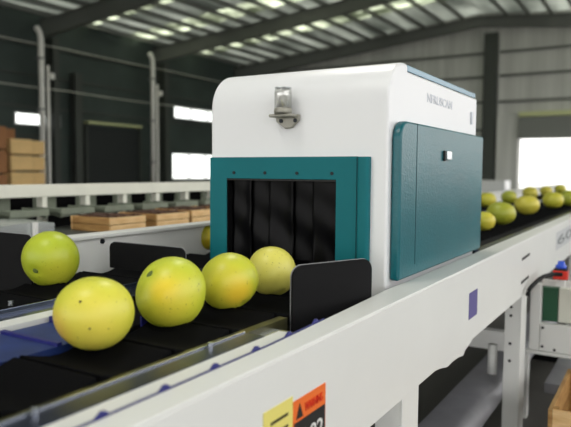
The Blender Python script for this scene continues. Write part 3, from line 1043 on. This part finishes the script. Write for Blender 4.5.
# ------------------------------------------------------------------ things at the lower right
t = thing('machine_frame', (3.2, .35, 0), 'white box-section frame holding switch and dark green box at right edge', 'frame')
def quadbox(X, th, u0, v0, u1, v1):
    a, b = at(u0, v0, 0, X), at(u1, v1, 0, X)
    return MB().box(X, X+th, min(a.y, b.y), max(a.y, b.y), min(a.z, b.z), max(a.z, b.z))
MB().box(3.30, 3.34, -.3, .50, .362, .50).build('cross_panel', M['white'], t, bevel=.003)
MB().box(3.29, 3.35, -.3, .56, .345, .36).build('bottom_flange', M['white'], t)
MB().box(3.30, 3.36, .502, .55, .362, RBZ-.002).build('post', M['white'], t, bevel=.003)
MB().box(3.30, 3.36, -.3, -.24, 0, .344).build('leg', M['white'], t)
MB().box(3.30, 3.36, .552, .598, 0, .344).build('leg', M['white'], t)
MB().box(3.32, 3.34, .10, .50, .69, .72).build('top_bar', M['white'], t)
g = MB().box(3.36, 3.60, at(558, 300, 0, 3.36).y, at(542.5, 300, 0, 3.36).y, .502, .675).build('green_box', M['greenbox'], t, bevel=.004)
MB().box(3.36, 3.56, .12, at(558.6, 300, 0, 3.36).y, .502, .675).build('white_box', M['beam'], t, bevel=.004)
MB().box(3.31, 3.33, .10, .16, .502, .69).build('post', M['white'], t)
for y, z in ((.487, .385), (.43, .375), (.487, .48)):
    MB().tube([(3.2985, y, z), (3.301, y, z)], .007, 10).build('bolt', M['ink'], t)
sw = thing('switch_box', (3.28, .365, .68), 'red switch box with blue knob above the dark green box', 'switch')
a, b = at(553, 270.5, 0, 3.24), at(567, 279.5, 0, 3.24)
MB().box(3.24, 3.30, b.y, a.y, b.z-.005, a.z).build('body', M['red'], sw, bevel=.003)
MB().box(3.245, 3.295, b.y+.003, a.y-.003, a.z+.0005, a.z+.010).build('cap', M['ink'], sw)
cyy = (a.y+b.y)/2
MB().lathe([(.026, .0105), (.026, .022), (.017, .030), (.015, .044), (.004, .046)], (3.27, cyy, a.z), 20).build('knob', M['blue'], sw, smooth=True)
MB().box(3.26, 3.3, cyy-.02, cyy+.02, .70, b.z-.006).build('mounting_plate', M['white'], sw)
pts = [at(562, 274.5, 0, 3.22), at(552, 274.5, 0, 3.19), at(543, 277, 0, 3.10), at(535, 283, 0, 3.02), at(529, 290, 0, 2.96), at(527.5, 296, 0, 2.95)]
P = []
for i in range(len(pts)-1):
    p0, p1, p2, p3 = pts[max(i-1, 0)], pts[i], pts[i+1], pts[min(i+2, len(pts)-1)]
    for k in range(6):
        s = k/6
        P.append(.5*((2*p1)+(p2-p0)*s+(2*p0-5*p1+4*p2-p3)*s*s+(3*p1-p0-3*p2+p3)*s**3))
P.append(pts[-1])
single('power_cable', MB().tube(P, .0095, 12), M['black'], 'thick black cable curving into the red switch box', 'cable', smooth=True)
# lower ducts along the floor
single('duct', MB().prism([(.60, .20), (.78, .20), (.78, .27), (.66, .27), (.62, .24)], 0, 1.9, 5.2), M['duct'], 'long grey sheet metal duct under the conveyor, left of the front leg', 'duct', bevel=.003)
single('duct', MB().prism([(.34, .20), (.45, .20), (.45, .25), (.37, .25), (.34, .23)], 0, 3.15, 5.2), M['duct'], 'narrow grey sheet metal duct right of the front leg', 'duct', bevel=.003)
for x in (2.4, 4.4):
    single('duct_stand', MB().box(x, x+.06, .61 if x < 3 else .35, .77, 0, .199), M['dark'], 'dark low stand under the two grey ducts, ' + ('nearer one' if x < 3 else 'farther one'), 'stand')
a = at(473, 352, 0, 3.0)
MB().tube([(3.0, .66, .30), (3.0, .66, .44)], .022, 16).build('spacer_tube', M['white'], CV, smooth=True)
# torn white plastic under the rail
mb = MB()
pp = [at(u, v, 1, .56) for (u, v) in ((424, 371), (430, 373), (440, 368.5), (447, 367), (453, 361), (458, 357.5), (463, 355.5), (465, 350), (472, 340), (470, 334), (440, 352))]
mb.prism([(p.x, p.z) for p in pp], 1, .559, .562)
mb.build('cover_strip', M['white'], CV)
# wooden crate bottom right
t = thing('wooden_crate', (2.75, .15, 0), 'open wooden crate on the floor at the bottom right corner', 'crate')
cx0, cx1, cy0, cy1, cz = 2.52, 3.1, -.15, .342, .355
for k in range(3):
    a, b = .02+k*.112, .02+k*.112+.106
    MB().box(cx0, cx1, cy1-.015, cy1, a, b).build('side_board', M['wood2'], t)
    MB().box(cx0, cx1, cy0, cy0+.015, a, b).build('side_board', M['wood2'], t)
    MB().box(cx0, cx0+.015, cy0+.016, cy1-.016, a, b).build('end_board', M['wood'], t)
    MB().box(cx1-.015, cx1, cy0+.016, cy1-.016, a, b).build('end_board', M['wood2'], t)
for (x, y) in ((cx0+.016, cy1-.036), (cx1-.036, cy1-.036), (cx0+.016, cy0+.016), (cx1-.036, cy0+.016)):
    MB().box(x, x+.02, y, y+.02, .0, cz).build('corner_post', M['wood2'], t)
MB().box(cx0+.016, cx1-.016, cy0+.016, cy1-.037, .02, .03).build('bottom_board', M['wood2'], t)

# ------------------------------------------------------------------ light
W = bpy.data.worlds.new('world')
S.world = W
W.use_nodes = True
bg = W.node_tree.nodes['Background']
bg.inputs[0].default_value = (1.0, .985, .965, 1)
bg.inputs[1].default_value = 2.0
# two fill lamps added above the line, out of view
def add_fill_lamp(x, y, z, e, lab):
    t = thing('fill_lamp', (x, y, z), lab, 'lamp', 'added fill lamps over the line')
    MB().box(x-.6, x+.6, y-.1, y+.1, z+.01, z+.06).build('housing', M['shell'], t)
    MB().tube([(x-.3, y, z+.06), (x-.3, y, roof_z(y)-.02)], .006, 6).build('hanger', M['steel'], t)
    l = bpy.data.lights.new('fill_light', 'AREA')
    l.shape = 'RECTANGLE'
    l.size = 1.2
    l.size_y = .2
    l.energy = e
    l.color = (1, .97, .9)
    o = bpy.data.objects.new('fill_light', l)
    o.parent = t
    COL.objects.link(o)
add_fill_lamp(-.3, 1.6, 4.2, 26, 'unseen fill lamp added above the camera position')
add_fill_lamp(3.2, 2.0, 4.2, 26, 'unseen fill lamp added above the scanner')

S.view_settings.view_transform = 'Standard'
S.view_settings.look = 'None'
S.view_settings.gamma = 1
S.view_settings.use_curve_mapping = False
S.view_settings.exposure = .4
